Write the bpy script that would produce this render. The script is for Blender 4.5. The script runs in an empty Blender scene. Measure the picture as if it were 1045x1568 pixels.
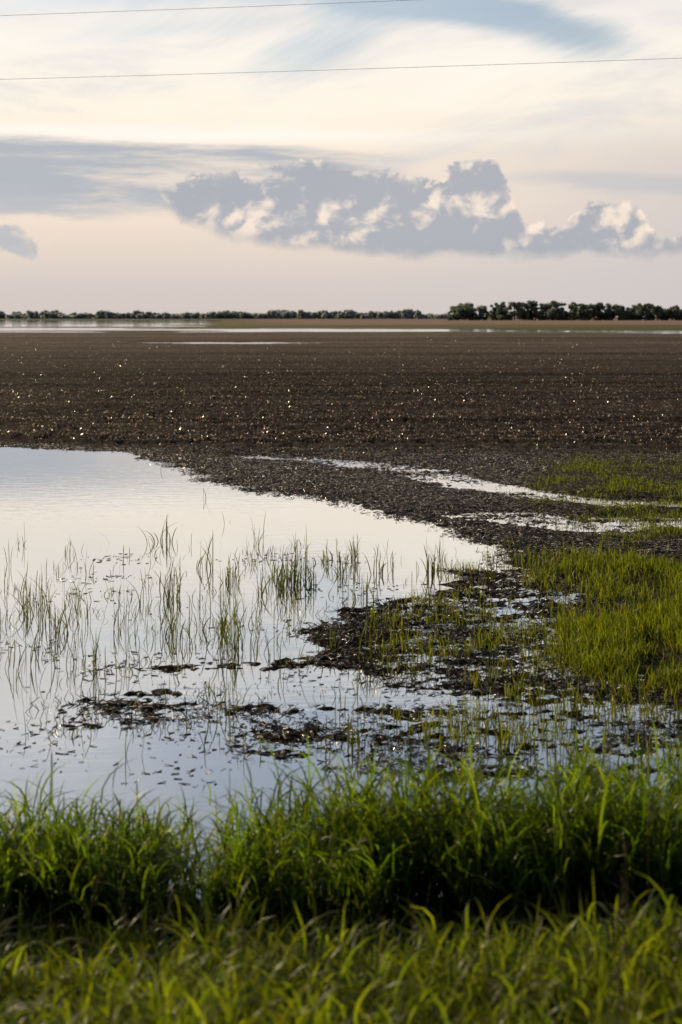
import bpy, math, numpy as np
rng=np.random.default_rng(7)
sc=bpy.context.scene
sc.view_settings.view_transform='Standard'; sc.view_settings.look='None'; sc.view_settings.exposure=0
SUN_AZ=math.radians(-40); SUN_EL=math.radians(21)

# ---------------- helpers ----------------
def hsh(ix,iy,seed):
    n=(ix.astype(np.int64)*374761393+iy.astype(np.int64)*668265263+seed*1442695041)&0xffffffff
    n=((n^(n>>13))*1274126177)&0xffffffff
    n=(n^(n>>16))
    return (n&0xffffff)/float(0xffffff)
def vn(x,y,seed=0):
    x0=np.floor(x);y0=np.floor(y);fx=x-x0;fy=y-y0
    fx=fx*fx*(3-2*fx);fy=fy*fy*(3-2*fy)
    a=hsh(x0,y0,seed);b=hsh(x0+1,y0,seed);c=hsh(x0,y0+1,seed);d=hsh(x0+1,y0+1,seed)
    return 2*((a*(1-fx)+b*fx)*(1-fy)+(c*(1-fx)+d*fx)*fy)-1
def fbm(x,y,o=4,seed=0,g=.5):
    s=0;a=1;t=0
    for i in range(o):
        s=s+a*vn(x*2**i+17.3*i,y*2**i-9.1*i,seed+i*13);t+=a;a*=g
    return s/t*1.5
def ss(x):
    x=np.clip(x,0,1);return x*x*(3-2*x)
def sdpoly(x,y,P):
    d=np.full(x.shape,1e9);ins=np.zeros(x.shape,bool);n=len(P)
    for i in range(n):
        ax,ay=P[i];bx,by=P[(i+1)%n];ex=bx-ax;ey=by-ay
        t=np.clip(((x-ax)*ex+(y-ay)*ey)/(ex*ex+ey*ey),0,1)
        d=np.minimum(d,np.hypot(x-ax-t*ex,y-ay-t*ey))
        c=((ay>y)!=(by>y))&(x<(bx-ax)*(y-ay)/((by-ay) if by!=ay else 1e-9)+ax)
        ins^=c
    return np.where(ins,d,-d)
def dline(x,y,P):
    d=np.full(x.shape,1e9)
    for (ax,ay),(bx,by) in zip(P[:-1],P[1:]):
        ex=bx-ax;ey=by-ay
        t=np.clip(((x-ax)*ex+(y-ay)*ey)/(ex*ex+ey*ey),0,1)
        d=np.minimum(d,np.hypot(x-ax-t*ex,y-ay-t*ey))
    return d
def mk(name,V,F,mat,col=None,smooth=False):
    me=bpy.data.meshes.new(name)
    V=np.ascontiguousarray(V,dtype=np.float32);F=np.ascontiguousarray(F,dtype=np.int32)
    me.vertices.add(len(V));me.vertices.foreach_set('co',V.ravel())
    me.loops.add(F.size);me.loops.foreach_set('vertex_index',F.ravel())
    me.polygons.add(len(F));me.polygons.foreach_set('loop_start',np.arange(0,F.size,F.shape[1],dtype=np.int32))
    if smooth: me.polygons.foreach_set('use_smooth',np.ones(len(F),bool))
    if col is not None:
        at=me.color_attributes.new('col','FLOAT_COLOR','POINT')
        c=np.ones((len(V),4),np.float32);c[:,:col.shape[1]]=col
        at.data.foreach_set('color',c.ravel())
    me.update(calc_edges=True)
    me.materials.append(mat)
    o=bpy.data.objects.new(name,me);sc.collection.objects.link(o);return o

# ---------------- terrain definition (metres; water level z=0) ----------------
LAND=[(-6000,27.6),(-14,27.6),(-6.5,27.1),(-4.15,26.4),(-2.76,23.9),(-1.71,21.7),(-.2,19.7),(.8,17.8),(1.31,17),(1.61,16.1),(1.75,14.9),(1.85,13.8),(2.0,13.1),(1.9,11.4),(1.65,10.35),(1.65,9.7),(2.3,9.45),(12,9.2),(6000,9.2),(6000,9000),(-6000,9000)]
MARSH=[(.1,12.4),(.8,12.9),(1.0,14.4),(2.1,14.0),(1.8,9.3),(1.06,8.9),(.34,9.3),(-.44,10.2),(-.5,11.4)]
MOUND=[(-.40,11.4),(0,12.2),(.5,12.1),(.42,11.1),(-.05,10.7),(-.44,10.9)]
DEB1=[(-2.0,9.9),(-1.2,10.1),(-.3,10.4),(.1,10.3),(.1,9.8),(-1.2,9.8),(-1.9,9.65)]
DEB2=[(-2.0,9.3),(-.8,9.6),(-.3,8.9),(-.7,8.2),(-1.8,8.5)]
LOW=[(-.7,8.9),(.3,9.2),(1.0,9.3),(5,9.4),(5,8.1),(1.9,7.8),(.6,7.6),(-.1,7.7),(-.9,8.1)]
CH1=[(-1.5,25.4),(-.2,24.6),(1.05,23.3),(1.77,21.7),(2.77,19.9),(4.4,18.9)]
CH2=[(2.2,17.7),(2.9,17.2),(3.8,17.3)]
def terrain(x,y):
    h=np.empty(x.shape);wx=.25*fbm(x*.9,y*.7,3,5)+.08*fbm(x*4,y*3,3,6);wy=.35*fbm(x*.9,y*.7,3,9)+.1*fbm(x*3,y*4,3,10)
    xw=x+wx;yw=y+wy
    s=np.where(y>60,30.,-5.);m=(y>5)&(y<=60)
    if m.any(): s[m]=sdpoly(xw[m],yw[m],LAND)
    base=np.where(s>0,.06*np.tanh(s/1.1),.10*np.tanh(s/1.1))
    mar=np.zeros(x.shape)
    k=(y>6.5)&(y<15)&(np.abs(x)<9)
    if k.any():
        X=xw[k];Y=yw[k];b=base[k];mm=mar[k]
        for P,t,w in ((MARSH,-.001,.5),(DEB1,-.005,.2),(DEB2,-.013,.4),(LOW,-.008,.4),(MOUND,.017,.3)):
            f=ss(sdpoly(X,Y,P)/w+.5);b=np.maximum(b,b+(t-b)*f);mm=np.maximum(mm,f)
        base[k]=b;mar[k]=mm
    k=(y>15)&(y<28)&(np.abs(x)<9)
    if k.any():
        X=xw[k];Y=yw[k];d=np.minimum(dline(X,Y,CH1)-.6,dline(X,Y,CH2)-.8)
        base[k]=base[k]+(-.014-base[k])*ss(.5-d/.8)
        mar[k]=np.maximum(mar[k],ss(.5-d/.8))
    shore=np.exp(-(s/.9)**2)
    act=np.maximum(mar,np.maximum(shore*.8,ss((s+.2)/.6)*.55))
    near=ss((45-y)/15)
    n=(.012*fbm(x*1.5,y*2.6,4,21)+.018*fbm(x*2.2,y*7.5,4,23,.65))*act
    fine=fbm(x*13,y*17,3,31,.7)
    n=n+.018*fine*act*(.4+.6*near)+.010*(1-np.abs(vn(x*11,y*14,77))*2)*act*near
    fld=ss((y-24)/4)*ss(s/1.5)
    n=n+fld*(.030*np.sin(2*math.pi*(y+.03*x+.3*vn(x*.25,y*.1,3))/.95)*ss((100-y)/40)+.040*fbm(x*5,y*4,3,41,.75)*ss((90-y)/40))
    h=base+n
    h=h+.00025*np.clip(y-30,0,120)*fld
    e=((x+10)/9.5)**2+((y+.03*x-134)/6.5)**2+.35*fbm(x*.3,y*.3,3,51)
    h=np.where((y>110)&(y<160),h+(-.05-h)*ss((1.25-e)/.5),h)
    c=258-.38*np.clip(x,-150,120)
    hw=np.where(x<0,38-.16*np.clip(x,-150,0),36-.14*np.clip(x,0,120))
    bnd=1.12-np.abs(y-c)/hw+.75*fbm(x*.02,y*.09,4,61)
    h=np.where(y>170,h+(-.06-h)*ss((bnd-.1)/.25),h)
    b2=ss((-.08*y-x+12*fbm(x*.01,y*.01,3,3))/15)*ss((y-330)/30)*ss((960-y)/60)*ss(.75+1.6*fbm(x*.008,y*.03,4,66))
    h=np.where(y>320,h+(-.08-h)*ss(b2*2),h)
    bk=.215*np.clip(6.45+.25*fbm(x*.8,x*0+2,3,91)-y,0,None)
    bk=.95*np.tanh(bk/.95)
    h=np.where(y<8,np.maximum(h,-.1)+bk*1.0+np.where(bk>0,.06*np.tanh(bk*8),0)+.04*fbm(x*3,y*3,3,95)*ss(bk*6),h)
    return h,s,mar
def zat(x,y): return terrain(np.asarray(x,float),np.asarray(y,float))[0]

# ---------------- materials ----------------
def newmat(n):
    m=bpy.data.materials.new(n);m.use_nodes=True;nt=m.node_tree;nt.nodes.clear();return m,nt,nt.nodes,nt.links
def leafmat(name,trans=.45,rough=.45,tcol=(1.5,1.6,.7),spec=.4):
    m,nt,N,L=newmat(name)
    o=N.new('ShaderNodeOutputMaterial');p=N.new('ShaderNodeBsdfPrincipled');t=N.new('ShaderNodeBsdfTranslucent');mx=N.new('ShaderNodeMixShader')
    a=N.new('ShaderNodeAttribute');a.attribute_name='col'
    v=N.new('ShaderNodeVectorMath');v.operation='MULTIPLY';v.inputs[1].default_value=tcol
    L.new(a.outputs['Color'],p.inputs['Base Color']);L.new(a.outputs['Color'],v.inputs[0]);L.new(v.outputs[0],t.inputs['Color'])
    p.inputs['Roughness'].default_value=rough;p.inputs['Specular IOR Level'].default_value=spec
    mx.inputs[0].default_value=trans
    L.new(p.outputs[0],mx.inputs[1]);L.new(t.outputs[0],mx.inputs[2]);L.new(mx.outputs[0],o.inputs[0]);return m
M_grass=leafmat('grass_blade',.6,.42,(2.9,2.8,.5),.22)
M_dry=leafmat('dry_straw',.15,.32,(1,1,1),.5)
M_chaff=leafmat('chaff',.4,.32,(1.1,1,.9),.7)
M_leaf=leafmat('tree_foliage',.45,.8,(1.2,1.2,1.),.1)

def ground_mat():
    m,nt,N,L=newmat('soil_mud')
    o=N.new('ShaderNodeOutputMaterial');p=N.new('ShaderNodeBsdfPrincipled')
    a=N.new('ShaderNodeAttribute');a.attribute_name='col'
    tc=N.new('ShaderNodeNewGeometry')
    n1=N.new('ShaderNodeTexNoise');n1.inputs['Scale'].default_value=14;n1.inputs['Detail'].default_value=5;n1.inputs['Roughness'].default_value=.7
    L.new(tc.outputs['Position'],n1.inputs['Vector'])
    r=N.new('ShaderNodeMapRange');r.inputs[1].default_value=.3;r.inputs[2].default_value=.7;r.inputs[3].default_value=.25;r.inputs[4].default_value=1.9
    L.new(n1.outputs[0],r.inputs[0])
    v=N.new('ShaderNodeVectorMath');v.operation='SCALE';L.new(a.outputs['Color'],v.inputs[0]);L.new(r.outputs[0],v.inputs['Scale'])
    L.new(v.outputs[0],p.inputs['Base Color'])
    # patchy film of water on the wet mud: small glossy spots between dull clods
    n3=N.new('ShaderNodeTexNoise');n3.inputs['Scale'].default_value=24;n3.inputs['Detail'].default_value=3;n3.inputs['Roughness'].default_value=.6
    L.new(tc.outputs['Position'],n3.inputs['Vector'])
    f3=N.new('ShaderNodeMapRange');f3.inputs[1].default_value=.53;f3.inputs[2].default_value=.60
    L.new(n3.outputs[0],f3.inputs[0])
    fm=N.new('ShaderNodeMath');fm.operation='MULTIPLY';L.new(f3.outputs[0],fm.inputs[0]);L.new(a.outputs['Alpha'],fm.inputs[1])
    rr=N.new('ShaderNodeMapRange');rr.inputs[3].default_value=1.;rr.inputs[4].default_value=.14
    L.new(fm.outputs[0],rr.inputs[0]);L.new(rr.outputs[0],p.inputs['Roughness'])
    r2=N.new('ShaderNodeMapRange');r2.inputs[3].default_value=.02;r2.inputs[4].default_value=.5
    L.new(fm.outputs[0],r2.inputs[0]);L.new(r2.outputs[0],p.inputs['Specular IOR Level'])
    n2=N.new('ShaderNodeTexNoise');n2.inputs['Scale'].default_value=36;n2.inputs['Detail'].default_value=5;n2.inputs['Roughness'].default_value=.7
    L.new(tc.outputs['Position'],n2.inputs['Vector'])
    b=N.new('ShaderNodeBump');b.inputs['Strength'].default_value=1.;b.inputs['Distance'].default_value=.05
    L.new(n2.outputs[0],b.inputs['Height']);L.new(b.outputs[0],p.inputs['Normal'])
    L.new(p.outputs[0],o.inputs[0]);return m
def water_mat():
    m,nt,N,L=newmat('flood_water')
    o=N.new('ShaderNodeOutputMaterial')
    g=N.new('ShaderNodeBsdfGlossy');g.inputs['Roughness'].default_value=.02;g.inputs['Color'].default_value=(1,1,1,1)
    d=N.new('ShaderNodeBsdfDiffuse');d.inputs['Color'].default_value=(.04,.042,.04,1)
    f=N.new('ShaderNodeLayerWeight');f.inputs['Blend'].default_value=.5
    pw=N.new('ShaderNodeMath');pw.operation='POWER';pw.inputs[1].default_value=1.35
    ml=N.new('ShaderNodeMath');ml.operation='MULTIPLY_ADD';ml.inputs[1].default_value=.93;ml.inputs[2].default_value=.07
    mx=N.new('ShaderNodeMixShader')
    tc=N.new('ShaderNodeNewGeometry');mp=N.new('ShaderNodeMapping');mp.inputs['Scale'].default_value=(1.2,4,1)
    n=N.new('ShaderNodeTexNoise');n.inputs['Scale'].default_value=2.2;n.inputs['Detail'].default_value=3
    L.new(tc.outputs['Position'],mp.inputs[0]);L.new(mp.outputs[0],n.inputs['Vector'])
    b=N.new('ShaderNodeBump');b.inputs['Strength'].default_value=.5;b.inputs['Distance'].default_value=.0026
    L.new(n.outputs[0],b.inputs['Height']);L.new(b.outputs[0],g.inputs['Normal'])
    L.new(f.outputs['Facing'],pw.inputs[0]);L.new(pw.outputs[0],ml.inputs[0])
    L.new(ml.outputs[0],mx.inputs[0]);L.new(d.outputs[0],mx.inputs[1]);L.new(g.outputs[0],mx.inputs[2]);L.new(mx.outputs[0],o.inputs[0]);return m

# ---------------- ground sheet ----------------
ys=list(np.linspace(-300,0,12))+list(np.linspace(.6,3,5));y=3.0
while y<7000:
    y*=1.0032 if y<30 else (1.005 if y<110 else 1.012);ys.append(y)
ys=np.array(ys)
xp=list(np.arange(0,5.6,.02));x=xp[-1]
while x<7000:
    x+=max(.022,(x-5)*.03);xp.append(x)
xs=np.array([-v for v in xp[:0:-1]]+xp)
X,Y=np.meshgrid(xs,ys);xf=X.ravel();yf=Y.ravel()
h,s,mar=terrain(xf,yf)
nx=len(xs);ny=len(ys)
idx=np.arange(nx*ny).reshape(ny,nx)
F=np.stack([idx[:-1,:-1],idx[:-1,1:],idx[1:,1:],idx[1:,:-1]],-1).reshape(-1,4)
def C(*c): return np.array(c)[None,:]
def mixc(a,b,t): return a*(1-t[:,None])+b*t[:,None]
def greenmask(x,y):
    """how grassy the wet corner of the field is"""
    n=fbm(x*1.1,y,4,101)
    edge=1.50+.12*np.clip(y-9.5,0,9)
    a=ss((x-edge-.45*n)/.6)*ss((15.0+.5*n-y)/.8)*ss((y-9.3)/.5)
    b=ss((x-1.9-.07*(y-15)+.8*fbm(x*.9,y*.6,3,103))/1.6)*ss((y-15.2-.5*n)/1.2)*ss((24.9-y+1.1*fbm(x*.5,y*.5,3,105)+.12*x)/2.6)
    return np.maximum(a,b*.66)
st=fbm(xf*.04,yf*.9,4,111);st2=fbm(xf*.3,yf*.3,4,113);st3=fbm(xf*.006,yf*.12,4,115)
brown=C(.060,.0455,.0365)*(1+.50*st+.2*st2+.40*st3)[:,None].clip(.35)
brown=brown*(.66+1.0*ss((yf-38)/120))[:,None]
dark=C(.0150,.0108,.0078)
col=np.repeat(brown,1,0)
wet=np.maximum(ss((1.2-s)/1.2),np.maximum(mar,ss((27.5-yf)/3)*.85))*(yf<60)
wet=np.maximum(wet,ss((.035-h)/.03)*(yf<60))
col=mixc(col,dark,wet)
spit=ss((yf-16)/3)*ss((27-yf)/2)
col=mixc(col,C(.036,.026,.019),spit*.7)
gm=greenmask(xf,yf)
col=mixc(col,C(.034,.038,.010),gm*.75)
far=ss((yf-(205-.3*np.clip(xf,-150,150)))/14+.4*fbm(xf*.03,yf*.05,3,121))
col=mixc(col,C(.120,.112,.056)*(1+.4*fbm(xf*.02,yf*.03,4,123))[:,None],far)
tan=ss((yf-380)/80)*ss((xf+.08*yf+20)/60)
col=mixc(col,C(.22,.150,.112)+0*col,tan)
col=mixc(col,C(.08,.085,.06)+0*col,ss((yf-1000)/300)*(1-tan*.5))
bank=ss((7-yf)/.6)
col=mixc(col,C(.010,.012,.005),bank)  # near-black bank soil carries the shade at the tussock bases in its colour
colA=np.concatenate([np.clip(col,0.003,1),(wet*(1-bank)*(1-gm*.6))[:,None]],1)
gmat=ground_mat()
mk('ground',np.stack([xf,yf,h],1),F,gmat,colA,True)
W=[(-7000,-280,0),(7000,-280,0),(7000,6900,0),(-7000,6900,0)]
mk('flood_water',np.array(W),np.array([[0,1,2,3]]),water_mat())

# ---------------- blade builder ----------------
def blades(px,py,ht,wd,lean,col,segs=4,zoff=-.01,az=None,tipcol=1.35,pz=None,root=.5):
    n=len(px);z0=(zat(px,py) if pz is None else pz)+zoff
    az=rng.uniform(0,2*np.pi,n) if az is None else az
    dx=np.cos(az);dy=np.sin(az)
    fa=rng.uniform(0,2*np.pi,n);sx=np.cos(fa);sy=np.sin(fa)
    t=np.linspace(0,1,segs+1)[None,:]
    hor=(lean*ht)[:,None]*(t**2.0*.9+.1*t)
    ver=ht[:,None]*(t-(lean*.45)[:,None]*t**2.6)
    kink=(rng.normal(0,.02,n)*ht)[:,None]*np.sin(t*5)
    cx=px[:,None]+dx[:,None]*hor+sx[:,None]*kink;cy=py[:,None]+dy[:,None]*hor+sy[:,None]*kink;cz=z0[:,None]+ver
    w=wd[:,None]*.5*np.clip((.55+.9*t)*(1-t)**.6*1.25,.06,1)
    a=np.stack([cx-sx[:,None]*w,cy-sy[:,None]*w,cz],-1);b=np.stack([cx+sx[:,None]*w,cy+sy[:,None]*w,cz],-1)
    V=np.stack([a,b],2).reshape(n,-1,3)
    k=2*(segs+1);fb=np.array([[2*i,2*i+1,2*i+3,2*i+2] for i in range(segs)])
    F=(np.arange(n)[:,None,None]*k+fb[None]).reshape(-1,4)
    g=(root+(tipcol-root)*t**.8)  # dark root to bright tip: shade low in the grass put into blade colour
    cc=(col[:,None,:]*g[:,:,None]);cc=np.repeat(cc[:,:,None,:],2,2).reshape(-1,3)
    return V.reshape(-1,3),F,cc
def leafy(px,py,ht,lean,col,az,nl,ll=(.10,.22),wd=(.006,.012),lo=.2):
    """grass stems that carry arching side leaves; lower leaves are coloured darker to imitate shade inside the tuft"""
    n=len(px);z0=zat(px,py)
    out=[blades(px,py,ht,np.full(n,.005),lean,col,5,az=az)]
    for j in range(nl):
        t=rng.uniform(lo,.92,n)
        hor=lean*ht*(t**2*.9+.1*t);ver=ht*(t-lean*.45*t**2.6)
        a2=rng.uniform(0,6.283,n)
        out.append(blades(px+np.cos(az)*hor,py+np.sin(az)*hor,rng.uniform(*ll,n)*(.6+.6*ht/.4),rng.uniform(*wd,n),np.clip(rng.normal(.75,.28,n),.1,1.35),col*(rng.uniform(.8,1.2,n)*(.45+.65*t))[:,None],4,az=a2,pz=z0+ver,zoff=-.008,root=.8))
    return join(out)
def join(L):
    V=[];F=[];Cc=[];o=0
    for v,f,c in L: V.append(v);F.append(f+o);Cc.append(c);o+=len(v)
    return np.concatenate(V),np.concatenate(F),np.concatenate(Cc)
def gcol(n,base,var=.25,yel=.3):
    c=np.array(base)[None]*(1+rng.normal(0,var,n))[:,None].clip(.4,2)
    y=rng.uniform(0,yel,n)[:,None];return c*(1-y)+y*np.array([c[:,1]*1.1,c[:,1]*.95,c[:,2]*.7]).T

# shoreline tussocks
nc=400
cx=rng.uniform(-3.6,3.6,nc);cy=rng.uniform(5.4,6.4,nc)
def tuftdens(x):
    d=np.ones_like(x)
    for c0,w,a in ((-.63,.15,1.1),(.24,.08,.6),(-1.6,.2,.6),(2.3,.2,.8),(-2.4,.2,.8)): d-=a*np.exp(-((x-c0)/w)**2)
    return d
keep=rng.uniform(0,1,nc)<tuftdens(cx);cx=cx[keep];cy=cy[keep]
P=[];Q=[];Hh=[];Az=[];Ln=[]
for a,b in zip(cx,cy):
    n=int(rng.integers(20,44));r=np.abs(rng.normal(0,.08,n));th=rng.uniform(0,6.283,n)
    hh=(.37+.10*rng.normal()+.06*min(max(a,-1.3),1.2))*(1.0-.35*math.exp(-((a+.63)/.25)**2))
    P.append(a+r*np.cos(th));Q.append(b+r*np.sin(th));Az.append(th+rng.normal(0,.6,n))
    Hh.append(np.clip(hh*rng.uniform(.45,1.2,n),.08,.60));Ln.append(np.clip(.12+r*2.2+rng.normal(0,.16,n),.02,.9))
P=np.concatenate(P);Q=np.concatenate(Q);Hh=np.concatenate(Hh);Az=np.concatenate(Az);Ln=np.concatenate(Ln);n=len(P)
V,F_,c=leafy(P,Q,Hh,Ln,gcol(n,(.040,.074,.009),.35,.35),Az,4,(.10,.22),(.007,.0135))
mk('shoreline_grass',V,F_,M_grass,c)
# verge grass
n=11000
P=rng.uniform(-2.6,2.6,n);Q=rng.uniform(2.2,4.42,n)
cl=fbm(P*2.5,Q*2.5,3,201)
hh=(.25+.13*cl)*rng.uniform(.5,1.25,n)*(1-.25*ss((Q-4.0)/.4))
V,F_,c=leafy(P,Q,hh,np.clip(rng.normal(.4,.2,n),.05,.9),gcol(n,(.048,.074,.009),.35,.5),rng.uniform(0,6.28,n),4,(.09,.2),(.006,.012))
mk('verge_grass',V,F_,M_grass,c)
# low sward between verge and tussocks; near-black colour stands in for tuft-base shade
n=11000
P=rng.uniform(-3,3,n);Q=rng.uniform(4.2,5.8,n)
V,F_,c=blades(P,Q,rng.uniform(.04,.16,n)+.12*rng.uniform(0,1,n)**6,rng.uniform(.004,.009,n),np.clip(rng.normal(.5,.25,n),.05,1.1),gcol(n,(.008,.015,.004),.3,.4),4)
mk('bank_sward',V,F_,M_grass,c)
# seed stalks
parts=[]
n=46;P=rng.uniform(-2,2,n);Q=rng.uniform(3.2,5.6,n);hh=rng.uniform(.38,.58,n);az=rng.uniform(0,6.28,n);ln=rng.uniform(.05,.3,n)
parts.append(blades(P,Q,hh,np.full(n,.003),ln,gcol(n,(.10,.085,.035),.15,0),5,az=az))
for i in range(n):
    k=40;t=rng.uniform(.78,1.0,k)
    hor=ln[i]*hh[i]*(t**2*.9+.1*t);ver=hh[i]*(t-ln[i]*.45*t**2.6)
    z0=float(zat(np.array([P[i]]),np.array([Q[i]]))[0])
    bx=P[i]+np.cos(az[i])*hor;by=Q[i]+np.sin(az[i])*hor
    parts.append(blades(bx,by,rng.uniform(.010,.020,k),np.full(k,.003),rng.uniform(.3,.9,k),gcol(k,(.14,.105,.045),.2,0),1,pz=z0+ver,zoff=-.005))
V,F_,c=join(parts);mk('grass_seed_heads',V,F_,M_dry,c)

# young grass in the wet field corner + marsh
n=230000
Q=9.0+16.5*rng.uniform(0,1,n)**1.4;P=1.0+rng.uniform(0,1,n)*(.34*Q-.2)
g=greenmask(P,Q);hz,sv,mr=terrain(P,Q)
pat=ss(.55+1.1*fbm(P*2.2,Q*1.6,4,211))
k=(rng.uniform(0,1,n)<g**1.3*pat)&(hz>-.02);P=P[k];Q=Q[k];n=len(P)
tall=np.where(Q<15.2,1,.55)
V1=blades(P,Q,tall*rng.uniform(.04,.18,n),rng.uniform(.004,.010,n),np.clip(rng.normal(.35,.25,n),0,.9),gcol(n,(.050,.069,.011),.35,.45),3,root=.4)
n=60000
P=rng.uniform(-.7,3.6,n);Q=rng.uniform(7.8,15.2,n);hz,sv,mr=terrain(P,Q)
pat=ss(.0+1.6*fbm(P*2.6,Q*2.6,3,213)+.35*(P-.2))*np.clip(np.maximum(mr,.5*np.exp(-(sv/1.)**2)),0,1)*.5*ss((P+.7)/1.4)
k=(rng.uniform(0,1,n)<pat)&(hz>-.035);P=P[k];Q=Q[k];n=len(P)
V2=blades(P,Q,rng.uniform(.05,.17,n),rng.uniform(.004,.008,n),np.clip(rng.normal(.25,.2,n),0,.9),gcol(n,(.050,.064,.012),.3,.5),3)
V,F_,c=join([V1,V2]);mk('marsh_grass',V,F_,M_grass,c)

# emergent reeds standing in the lagoon
cl=[(-4.4,17.5,.3,2),(-1.98,15.8,.36,11),(-1.9,19.5,.3,3),(-1.9,16.9,.15,2),(-.95,15.9,.35,5),(-2.9,23,.4,2),(-1.45,17.2,.2,4)]
for _ in range(70):
    yy=rng.uniform(12.0,15.6);cl.append((rng.uniform(-.27*yy-.4,.0),yy,rng.uniform(.10,.34),int(rng.integers(1,9))))
for _ in range(150):
    yy=rng.uniform(9.7,12.8);cl.append((rng.uniform(-.27*yy-.4,-.25),yy,rng.uniform(.10,.36),int(rng.integers(2,9))))
for _ in range(60):
    cl.append((rng.uniform(-1.0,2.0),rng.uniform(12.2,15.6),rng.uniform(.12,.28),int(rng.integers(2,10))))
for _ in range(60):
    yy=rng.uniform(8.0,9.8);cl.append((rng.uniform(-.27*yy,.27*yy),yy,rng.uniform(.07,.2),int(rng.integers(1,6))))
for a,b in ((-1.06,13.4),(-.62,13.6),(-.45,13.4),(-1.35,14.1),(-.32,13.2),(.33,13.8),(-.8,10.7),(-2.2,11.2),(-1.35,11.0),(-2.6,11.8),(-.95,11.3),(-.7,12.7),(-2.35,11.5),(-1.15,11.3),(-1.5,12.6),(-.55,13.0),(.1,14.6),(.9,13.9)):
    cl.append((a,b,rng.uniform(.24,.40),int(rng.integers(10,26))))
for a,b,hh,k in ((.22,10.4,.36,22),(-.1,10.7,.26,12),(.75,10.7,.26,10),(-.72,8.9,.3,12),(.95,8.2,.25,12),(.1,8.3,.25,12),(1.2,7.6,.3,18),(-1.6,8.5,.22,7)):
    cl.append((a,b,hh,k))
P=[];Q=[];Hh=[];Ln=[];Wd=[]
for a,b,hh,k in cl:
    P.append(a+rng.normal(0,.05,k));Q.append(b+rng.normal(0,.07,k));Hh.append(hh*rng.uniform(.35,1.15,k));Ln.append(np.clip(rng.normal(.22,.22,k),0,.95));Wd.append(rng.uniform(.004,.009,k)*(1+.5*(k>8)))
P=np.concatenate(P);Q=np.concatenate(Q);Hh=np.concatenate(Hh);Ln=np.concatenate(Ln);Wd=np.concatenate(Wd);n=len(P)
V,F_,c=blades(P,Q,Hh,Wd,Ln,gcol(n,(.026,.034,.009),.35,.5),6,pz=np.maximum(zat(P,Q),-.02),zoff=-.01)
mk('emergent_reeds',V,F_,M_grass,c)

# ---------------- straw / stalk debris ----------------
def sticks(px,py,pz,L,w,yaw,pit,col):
    n=len(px);d=np.stack([np.cos(yaw)*np.cos(pit),np.sin(yaw)*np.cos(pit),np.sin(pit)],1)
    sd=np.stack([-np.sin(yaw),np.cos(yaw),0*yaw],1);up=np.cross(d,sd)
    c=np.stack([px,py,pz],1);out=[]
    for e,kk in ((-.5,1),(.5,.6)):
        q=c+d*(L*e)[:,None]
        for a in (0,2.094,4.189):
            out.append(q+(sd*math.cos(a)+up*math.sin(a))*(w*.5*kk)[:,None])
    V=np.stack(out,1).reshape(-1,3)
    fb=np.array([[0,1,4,3],[1,2,5,4],[2,0,3,5]])
    F=(np.arange(n)[:,None,None]*6+fb[None]).reshape(-1,4)
    return V,F,np.repeat(col,6,0)
def chips(P,Q,z,s,col):
    n=len(P);u=rng.normal(size=(n,3));u/=np.linalg.norm(u,axis=1)[:,None];w=np.cross(u,rng.normal(size=(n,3)));w/=np.linalg.norm(w,axis=1)[:,None]
    p=np.stack([P,Q,z],1);s=s[:,None]
    V=np.stack([p-u*s,p+w*s*.45,p+u*s,p-w*s*.45],1).reshape(-1,3)
    return V,np.arange(n*4).reshape(-1,4),np.repeat(col,4,0)
n=300000
Q=np.exp(rng.uniform(np.log(25.5),np.log(190),n));P=rng.uniform(-.34,.34,n)*Q
hz,sv,mr=terrain(P,Q);k=(hz>.015)&(rng.uniform(0,1,n)<.12+ss(.45+.8*fbm(P*.10,Q*1.2,3,301)));P=P[k];Q=Q[k];hz=hz[k];n=len(P)
big=rng.uniform(0,1,n)**4
br=(.12+1.2*rng.uniform(0,1,n)**2.5)[:,None]
V,F_,c=chips(P,Q,hz+.012+.02*big,.010+.024*big+.008*rng.uniform(0,1,n),br*np.array([[.40,.325,.255]]))
mk('crop_residue',V,F_,M_chaff,c)
n=16000
Q=np.round(np.exp(rng.uniform(np.log(27),np.log(80),n))/.76)*.76+rng.normal(0,.04,n);P=rng.uniform(-.34,.34,n)*Q
k=rng.uniform(0,1,n)<ss(.1+1.2*fbm(P*.15,Q*.3,3,305));P=P[k];Q=Q[k];n=len(P)
V,F_,c=blades(P,Q,rng.uniform(.03,.09,n),rng.uniform(.006,.014,n),np.clip(rng.normal(.5,.3,n),0,1),gcol(n,(.045,.068,.015),.3,.5),2)
mk('crop_seedlings',V,F_,M_grass,c)
parts=[]
n=130000
P=rng.uniform(-3.6,6.5,n);Q=7.6+19*rng.uniform(0,1,n)**1.3;hz,sv,mr=terrain(P,Q)
w=np.maximum(mr*.9,np.exp(-(sv/.8)**2)+.55*(sv>0))*(hz>-.022)*(1-.8*greenmask(P,Q))
k=(rng.uniform(0,1,n)<w*ss(.6+.9*fbm(P*1.5,Q*1.5,3,307)));P=P[k];Q=Q[k];hz=hz[k];n=len(P)
light=rng.uniform(0,1,n)<.13+.20*(Q>15)
cc=np.where(light[:,None],np.array([[.30,.22,.155]]),np.array([[.016,.0115,.008]]))*rng.uniform(.4,1.4,n)[:,None]  # pale minority of sticks stands in for glints on the wet mud
parts.append(sticks(P,Q,np.maximum(hz,0)+.004,rng.uniform(.015,.09,n),rng.uniform(.003,.010,n),rng.uniform(0,6.28,n),rng.normal(.05,.3,n),cc))
n=10000
P=rng.uniform(-2.8,3.4,n);Q=rng.uniform(7.6,13.2,n);hz,sv,mr=terrain(P,Q)
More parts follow.
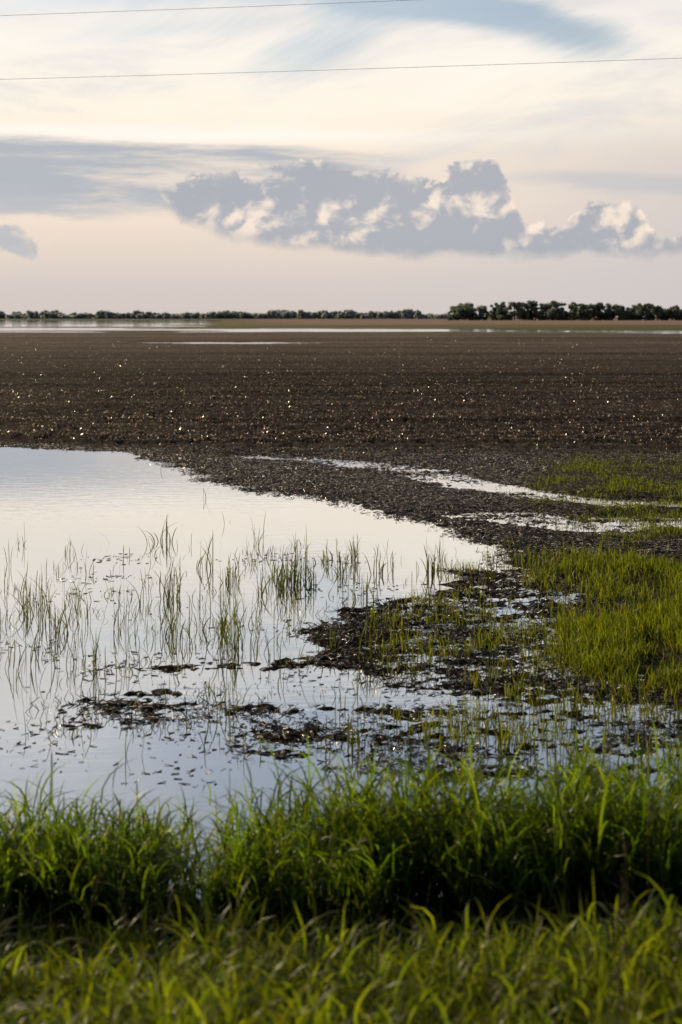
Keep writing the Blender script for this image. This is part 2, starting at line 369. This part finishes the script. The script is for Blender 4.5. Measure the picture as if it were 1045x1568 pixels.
k=(rng.uniform(0,1,n)<np.clip(mr,0.04,1)*ss(.1+1.3*fbm(P*3,Q*3,3,311)))&(hz>-.09);P=P[k];Q=Q[k];n=len(P)
parts.append(sticks(P,Q,np.maximum(hz[k],0)+.02,rng.uniform(.03,.09,n),rng.uniform(.003,.007,n),rng.uniform(0,6.28,n),rng.uniform(.6,1.5,n),np.array([[.04,.030,.015]])*rng.uniform(.4,2.0,n)[:,None]))
n=6500
P=rng.uniform(-2.7,2.7,n);Q=rng.uniform(7.4,15,n);k=rng.uniform(0,1,n)<ss(-.15+1.4*fbm(P*1.3,Q*2.2,3,331)+.6*(Q<10.6)*(P<.5));P=P[k];Q=Q[k];n=len(P)
parts.append(sticks(P,Q,np.full(n,.003),rng.uniform(.01,.06,n),rng.uniform(.003,.009,n),rng.uniform(0,6.28,n),rng.normal(0,.1,n),np.array([[.02,.015,.01]])*rng.uniform(.5,1.5,n)[:,None]))
V,F_,c=join(parts);mk('mud_debris',V,F_,M_dry,c)

# ---------------- distant trees ----------------
def trees(name,spec,leaf,base):
    parts=[]
    for (x,y,H,R,tf) in spec:
        z0=.05
        a=np.linspace(0,2*np.pi,6)[:-1]
        for k in range(3):
            lx=0 if k==0 else rng.normal(0,R*.45);r=H*.022
            v=[];top=H*(.75 if k==0 else .6)
            for zz,rr,ox in ((0,r*1.4,0),(top*.5,r,lx*.4),(top,r*.3,lx)):
                v+= [(x+ox+rr*math.cos(t),y+rr*math.sin(t),z0+zz) for t in a]
            f=[[j*5+i,j*5+(i+1)%5,(j+1)*5+(i+1)%5,(j+1)*5+i] for j in range(2) for i in range(5)]
            parts.append((np.array(v),np.array(f),np.full((15,3),.06)))
        nb=int(8+R*2);Hc=H*(1-tf)
        for b in range(nb):
            tz=rng.uniform(.08,.9);rad=R*math.sqrt(max(.05,1-(2*tz-1)**2*.8))
            th=rng.uniform(0,6.28);q=rad*rng.uniform(.2,.9)
            bc=np.array([x+q*math.cos(th),y+q*math.sin(th),z0+H*tf+Hc*tz]);br=R*rng.uniform(.2,.38)
            m=int(60+br*14);d=rng.normal(size=(m,3));d/=np.linalg.norm(d,axis=1)[:,None]
            p=bc+d*br*rng.uniform(.4,1.12,m)[:,None]*np.array([1,1,.75])
            u=rng.normal(size=(m,3));u/=np.linalg.norm(u,axis=1)[:,None];w=np.cross(u,rng.normal(size=(m,3)));w/=np.linalg.norm(w,axis=1)[:,None]
            s=leaf*rng.uniform(.4,1.1,m)[:,None]
            V=np.stack([p-u*s,p+w*s*.7,p+u*s,p-w*s*.7],1).reshape(-1,3)
            V[:,2]=np.maximum(V[:,2],z0)
            F=np.arange(m*4).reshape(-1,4);sh=rng.uniform(.65,1.3)
            cc=np.array(base)[None]*sh*rng.uniform(.8,1.2,m)[:,None]
            parts.append((V,F,np.repeat(cc,4,0)))
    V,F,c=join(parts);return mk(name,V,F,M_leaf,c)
D=880
def xp_(u): return (u-522)/2178*D
sp=[]
for u,H,R in ((693,6.5,4),(700,9,6),(711,10.6,7),(722,10.4,7),(733,8.6,5.5),(740,6,3.5)): sp.append((xp_(u),D+rng.uniform(-5,5),H,R,.0))
trees('tree_clump',sp,.7,(.18,.21,.175))  # paled foliage colour stands in for distance haze
sp=[]
for u in np.arange(760,1180,8):
    H=rng.uniform(10.8,12.8) if u<870 else rng.uniform(8.5,12)
    if 1000<u: H=rng.uniform(6.5,9.5)
    if 893<u<902 or 958<u<966: H*=.6
    sp.append((xp_(u+rng.normal(0,2)),D+rng.uniform(-14,20),H,rng.uniform(3.2,5.4),rng.uniform(.15,.35)))
    sp.append((xp_(u+rng.normal(0,3)),D+rng.uniform(0,30),rng.uniform(4.5,6.5),rng.uniform(3.5,5),.0))
trees('tree_grove',sp,.65,(.17,.20,.17))  # foliage colour lightened to include aerial haze
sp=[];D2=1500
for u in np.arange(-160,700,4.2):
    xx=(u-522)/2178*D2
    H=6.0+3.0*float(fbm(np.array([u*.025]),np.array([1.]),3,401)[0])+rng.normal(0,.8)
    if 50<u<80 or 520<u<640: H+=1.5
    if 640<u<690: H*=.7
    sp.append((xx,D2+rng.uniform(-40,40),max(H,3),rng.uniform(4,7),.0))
trees('distant_tree_line',sp,1.1,(.38,.41,.42))  # far foliage paled and blued: the haze is in the colour

# ---------------- overhead wires + poles ----------------
M_w,nt,N,L=newmat('wire_metal');o=N.new('ShaderNodeOutputMaterial');p=N.new('ShaderNodeBsdfPrincipled')
p.inputs['Base Color'].default_value=(.35,.35,.36,1);p.inputs['Metallic'].default_value=.6;p.inputs['Roughness'].default_value=.5;L.new(p.outputs[0],o.inputs[0])
M_p,nt,N,L=newmat('pole_wood');o=N.new('ShaderNodeOutputMaterial');p=N.new('ShaderNodeBsdfPrincipled');nn=N.new('ShaderNodeTexNoise');nn.inputs['Scale'].default_value=30
cr=N.new('ShaderNodeValToRGB');cr.color_ramp.elements[0].color=(.06,.045,.035,1);cr.color_ramp.elements[1].color=(.18,.14,.11,1)
L.new(nn.outputs[0],cr.inputs[0]);L.new(cr.outputs[0],p.inputs['Base Color']);L.new(p.outputs[0],o.inputs[0])
def wire(z,sag):
    cu=bpy.data.curves.new('power_line','CURVE');cu.dimensions='3D';cu.bevel_depth=.0030;cu.bevel_resolution=1
    s_=cu.splines.new('POLY');K=121;s_.points.add(K-1)
    for i in range(K):
        t=i/(K-1)*2-1;s_.points[i].co=(t*45,23.05-.18*t*45,z+sag*(t*t),1)
    cu.materials.append(M_w);ob=bpy.data.objects.new('power_line',cu);sc.collection.objects.link(ob)
wire(6.5,.9);wire(7.58,.9)
for sx in (-45,45):
    yy=23.05-.18*sx;root=bpy.data.objects.new('utility_pole',None);sc.collection.objects.link(root);root.location=(sx,yy,0)
    bpy.ops.mesh.primitive_cone_add(vertices=20,radius1=.16,radius2=.11,depth=9.5,location=(0,0,4.0));a=bpy.context.object;a.name='pole_shaft';a.parent=root;a.data.materials.append(M_p)
    for zz in (7.36,8.44):
        bpy.ops.mesh.primitive_cylinder_add(vertices=12,radius=.05,depth=.2,location=(.0,-.14,zz));a=bpy.context.object;a.name='insulator';a.parent=root;a.data.materials.append(M_w)

# ---------------- world: sky + clouds ----------------
w=bpy.data.worlds.new('World');sc.world=w;w.use_nodes=True;nt=w.node_tree;N=nt.nodes;L=nt.links;N.clear()
class E:
    def __init__(s,k): s.k=k
    def __add__(a,b): return mth('ADD',a,b)
    __radd__=__add__
    def __sub__(a,b): return mth('SUBTRACT',a,b)
    def __rsub__(a,b): return mth('SUBTRACT',b,a)
    def __mul__(a,b): return mth('MULTIPLY',a,b)
    __rmul__=__mul__
    def __truediv__(a,b): return mth('DIVIDE',a,b)
def put(i,v):
    if isinstance(v,E): L.new(v.k,i)
    else: i.default_value=v
def mth(op,*a):
    n=N.new('ShaderNodeMath');n.operation=op
    for i,v in enumerate(a): put(n.inputs[i],v)
    return E(n.outputs[0])
def sst(x,a,b):
    n=N.new('ShaderNodeMapRange');n.interpolation_type='SMOOTHSTEP'
    put(n.inputs[0],x);n.inputs[1].default_value=a;n.inputs[2].default_value=b;return E(n.outputs[0])
def noise(x,y,sc_=1,det=5,ro=.55,z=0.,dist=0.):
    c=N.new('ShaderNodeCombineXYZ');put(c.inputs[0],x);put(c.inputs[1],y);c.inputs[2].default_value=z
    n=N.new('ShaderNodeTexNoise');n.inputs['Scale'].default_value=sc_;n.inputs['Detail'].default_value=det;n.inputs['Roughness'].default_value=ro;n.inputs['Distortion'].default_value=dist
    L.new(c.outputs[0],n.inputs['Vector']);return E(n.outputs[0])-.5
def blob(u,v,u0,v0,su,sv,sh=0.):
    du=(u-u0)/su;dv=((v-v0)-(u-u0)*sh)/sv
    return mth('EXPONENT',(du*du+dv*dv)*-1.)
def curve(x,pts):
    n=N.new('ShaderNodeFloatCurve');put(n.inputs[1],x);c=n.mapping.curves[0]
    c.points[0].location=pts[0];c.points[1].location=pts[-1]
    for p in pts[1:-1]: c.points.new(*p)
    for p in c.points: p.handle_type='AUTO_CLAMPED'
    n.mapping.update();return E(n.outputs[0])
def lin(c): return tuple(((v/255)/12.92 if v/255<=.04045 else ((v/255+.055)/1.055)**2.4) for v in c)+(1,)
def cmix(f,a,b):
    n=N.new('ShaderNodeMix');n.data_type='RGBA';put(n.inputs[0],f)
    for i,v in ((6,a),(7,b)):
        if isinstance(v,E): L.new(v.k,n.inputs[i])
        else: n.inputs[i].default_value=lin(v)
    return E(n.outputs[2])
tc=N.new('ShaderNodeTexCoord');sp_=N.new('ShaderNodeSeparateXYZ');L.new(tc.outputs['Generated'],sp_.inputs[0])
dx,dy,dz=[E(sp_.outputs[i]) for i in range(3)]
rho=mth('SQRT',dx*dx+dy*dy+1e-6)
u=mth('ARCTAN2',dx,dy);v=mth('MINIMUM',mth('MAXIMUM',dz/rho,-.02),3.)
ramp=N.new('ShaderNodeValToRGB');cr=ramp.color_ramp
L.new((v/.25).k,ramp.inputs[0])
st_=[(0,(204,193,188)),(.10,(211,200,193)),(.20,(226,211,197)),(.32,(243,225,206)),(.45,(243,228,210)),(.58,(250,239,224)),(.72,(246,239,228)),(.88,(238,233,227)),(1,(231,229,228))]
cr.elements[0].position=0;cr.elements[0].color=lin(st_[0][1]);cr.elements[1].position=1;cr.elements[1].color=lin(st_[-1][1])
for p_,c_ in st_[1:-1]: e=cr.elements.new(p_);e.color=lin(c_)
base=E(ramp.outputs[0])
right=sst(u,-.05,.28)*sst(v,.16,.09)
base=cmix(right*.75,base,(203,197,197))
wob=noise(u*3.,v*6.,1,2,.5,31.)
vm=noise(u*5.+v*6.+wob*1.5,v*24.-u*3.+wob*2.,1,6,.62,3.1)
base=cmix(sst(vm,-.03,.22)*.55*sst(v,.04,.08),base,(206,206,211))
base=cmix(sst(vm*-1.,.03,.25)*.5*sst(v,.10,.15),base,(253,246,237))
# stratus on the left
wv=noise(u*9.,v*60.,1,5,.62,1.7)
top=.126+(u+.24)*-.03+wv*.014
ue=u+wv*.15+noise(u*3.,v*9.,1,2,.5,8.)*.2
strm=sst(top-v,.0,.006)*sst(v+wv*.03,.064,.082)*sst(ue,.06,-.03)
brk=sst(noise(u*7.,v*60.,1,5,.62,5.5),.15,-.05)
base=cmix(blob(u,v+wv*-.01,-.12,.127,.22,.006)*.8,base,(253,246,237))
base=cmix(strm*(brk*.65+.33),base,(177,181,188))
gl=sst(blob(u,v+wv*.03,-.24,.078,.075,.016)+wv*.5,.3,.75);base=cmix(gl*.8,base,(181,184,190))
base=cmix(sst(blob(u,v+wv*.02,.20,.092,.11,.010,-.05)+wv*.6,.3,.9)*.6,base,(188,191,197))
def px(p): return ((p-522)/2178+.3)/.6
def py(p): return (484-p)/2178/.2
tp=[(0,py(300)),(px(240),py(298)),(px(290),py(270)),(px(400),py(264)),(px(540),py(258)),(px(600),py(262)),(px(640),py(276)),(px(700),py(256)),(px(750),py(244)),(px(772),py(264)),(px(790),py(318)),(px(815),py(348)),(px(850),py(354)),(px(878),py(322)),(px(915),py(302)),(px(960),py(312)),(px(988),py(346)),(px(1012),py(366)),(1,py(374))]
bt=[(0,py(300)),(px(236),py(304)),(px(252),py(318)),(px(300),py(346)),(px(360),py(366)),(px(430),py(379)),(px(520),py(387)),(px(840),py(392)),(1,py(390))]
def density(uu,vv):
    a=noise(uu*24.,vv*30.,1,2,.5,2.2);b=noise(uu*58.,vv*70.,1,5,.58,7.7,.5)
    return a,b
a0,b0=density(u,v)
f0=noise(u*150.,v*180.,1,4,.65,19.,.6)
uw=u+b0*.016
xn=(uw+.3)/.6
topv=curve(xn,tp)*.2;botv=curve(xn,bt)*.2
eT=topv-v+a0*.020+b0*.030+f0*.012
eB=v-botv+noise(u*40.,v*60.,1,4,.6,4.4)*.016
cm=sst(eT,-.001,.0035)*sst(eB,-.004,.006)*sst(uw,-.140,-.112)*sst(u,.6,.3)
a1,b1_=density(u-.0060,v+.0036)
emb=(b0-b1_)*1.3+(a0-a1)*2.2
zones=blob(u,v,-.055,.062,.055,.012)*.5+blob(u,v,.058,.070,.012,.020,.9)*.7+blob(u,v,.098,.076,.018,.016)*.5+blob(u,v,.19,.064,.040,.018)*.5+blob(u,v,-.10,.055,.02,.006)*.4+blob(u,v,.01,.066,.03,.010,.3)*.3
darkz=blob(u,v,-.075,.094,.07,.014)*.5+blob(u,v,.035,.090,.025,.014)*.5+blob(u,v,.08,.056,.06,.012)*.45+blob(u,v,.085,.098,.02,.010)*.3
L_=sst(emb*1.5+a0*.9+b0*.7+f0*.5+zones-darkz,-.05,.85)
edge=sst(eT,.008,.000)*.5
L2=mth('MINIMUM',L_*.92+edge*sst(emb,-.15,.2),1.)
cc=cmix(L2,(170,173,181),(245,228,211))
cc=cmix(sst(eB,.014,.0)*.5,cc,(167,170,178))
sky=cmix(cm*.95,base,cc)
sm=blob(u,v,-.232,.052,.030,.012,-.35)+b0*1.4+a0*.6
sky=cmix(sst(sm,.35,.75)*.8*sst(u,-.1,-.18)*sst(u,-.5,-.3),sky,(176,180,189))
# blue openings: clear sky shows between the veil
bl=blob(u,v,.130,.206,.085,.018,-.28)*1.1+blob(u,v,-.025,.188,.055,.020,.30)*.8+blob(u,v,-.17,.222,.13,.014,.03)*.8+blob(u,v,.03,.220,.1,.012,-.1)*.9+blob(u,v,-.12,.20,.10,.010,.1)*.6
hi=sst(v,.215,.31)*(1.35-.60*sst(u,.05,-.25)*sst(v,.42,.28))
bn=noise((u*3.+v*6.+wob*1.),(v*24.-u*9.+wob*2.),1,6,.66,6.)
bm=sst(bl+hi+bn*1.7,.20,1.15)
sdot=dx*math.sin(SUN_AZ)+dy*math.cos(SUN_AZ)
bright=.34+.73*sst(sdot,-.5,.75)
nis=N.new('ShaderNodeTexSky');nis.sky_type='NISHITA';nis.sun_disc=False;nis.sun_elevation=SUN_EL;nis.sun_rotation=SUN_AZ
nis.dust_density=1.2;nis.ozone_density=1.3
b1=N.new('ShaderNodeBackground');b1.inputs[1].default_value=.095;L.new(nis.outputs[0],b1.inputs[0])
b2=N.new('ShaderNodeBackground');put(b2.inputs[1],bright);L.new(sky.k,b2.inputs[0])
mx=N.new('ShaderNodeMixShader');put(mx.inputs[0],bm*.85);L.new(b2.outputs[0],mx.inputs[1]);L.new(b1.outputs[0],mx.inputs[2])
wo=N.new('ShaderNodeOutputWorld');L.new(mx.outputs[0],wo.inputs[0])

# ---------------- sun ----------------
sl=bpy.data.lights.new('sun','SUN');sl.energy=5.0;sl.angle=math.radians(.6);sl.color=(1,.80,.52)
so=bpy.data.objects.new('sun',sl);sc.collection.objects.link(so)
from mathutils import Vector
ds=Vector((math.sin(SUN_AZ)*math.cos(SUN_EL),math.cos(SUN_AZ)*math.cos(SUN_EL),math.sin(SUN_EL)))
so.rotation_euler=ds.to_track_quat('Z','Y').to_euler()

# ---------------- camera ----------------
cd=bpy.data.cameras.new('camera');co=bpy.data.objects.new('camera',cd);sc.collection.objects.link(co);sc.camera=co
co.location=(0,0,2.5);co.rotation_euler=(math.radians(90),0,0)
cd.sensor_fit='VERTICAL';cd.sensor_height=36;cd.sensor_width=24;cd.lens=50;cd.shift_y=-.191
cd.clip_end=20000;cd.clip_start=.05
cd.dof.use_dof=True;cd.dof.focus_distance=15;cd.dof.aperture_fstop=2.8
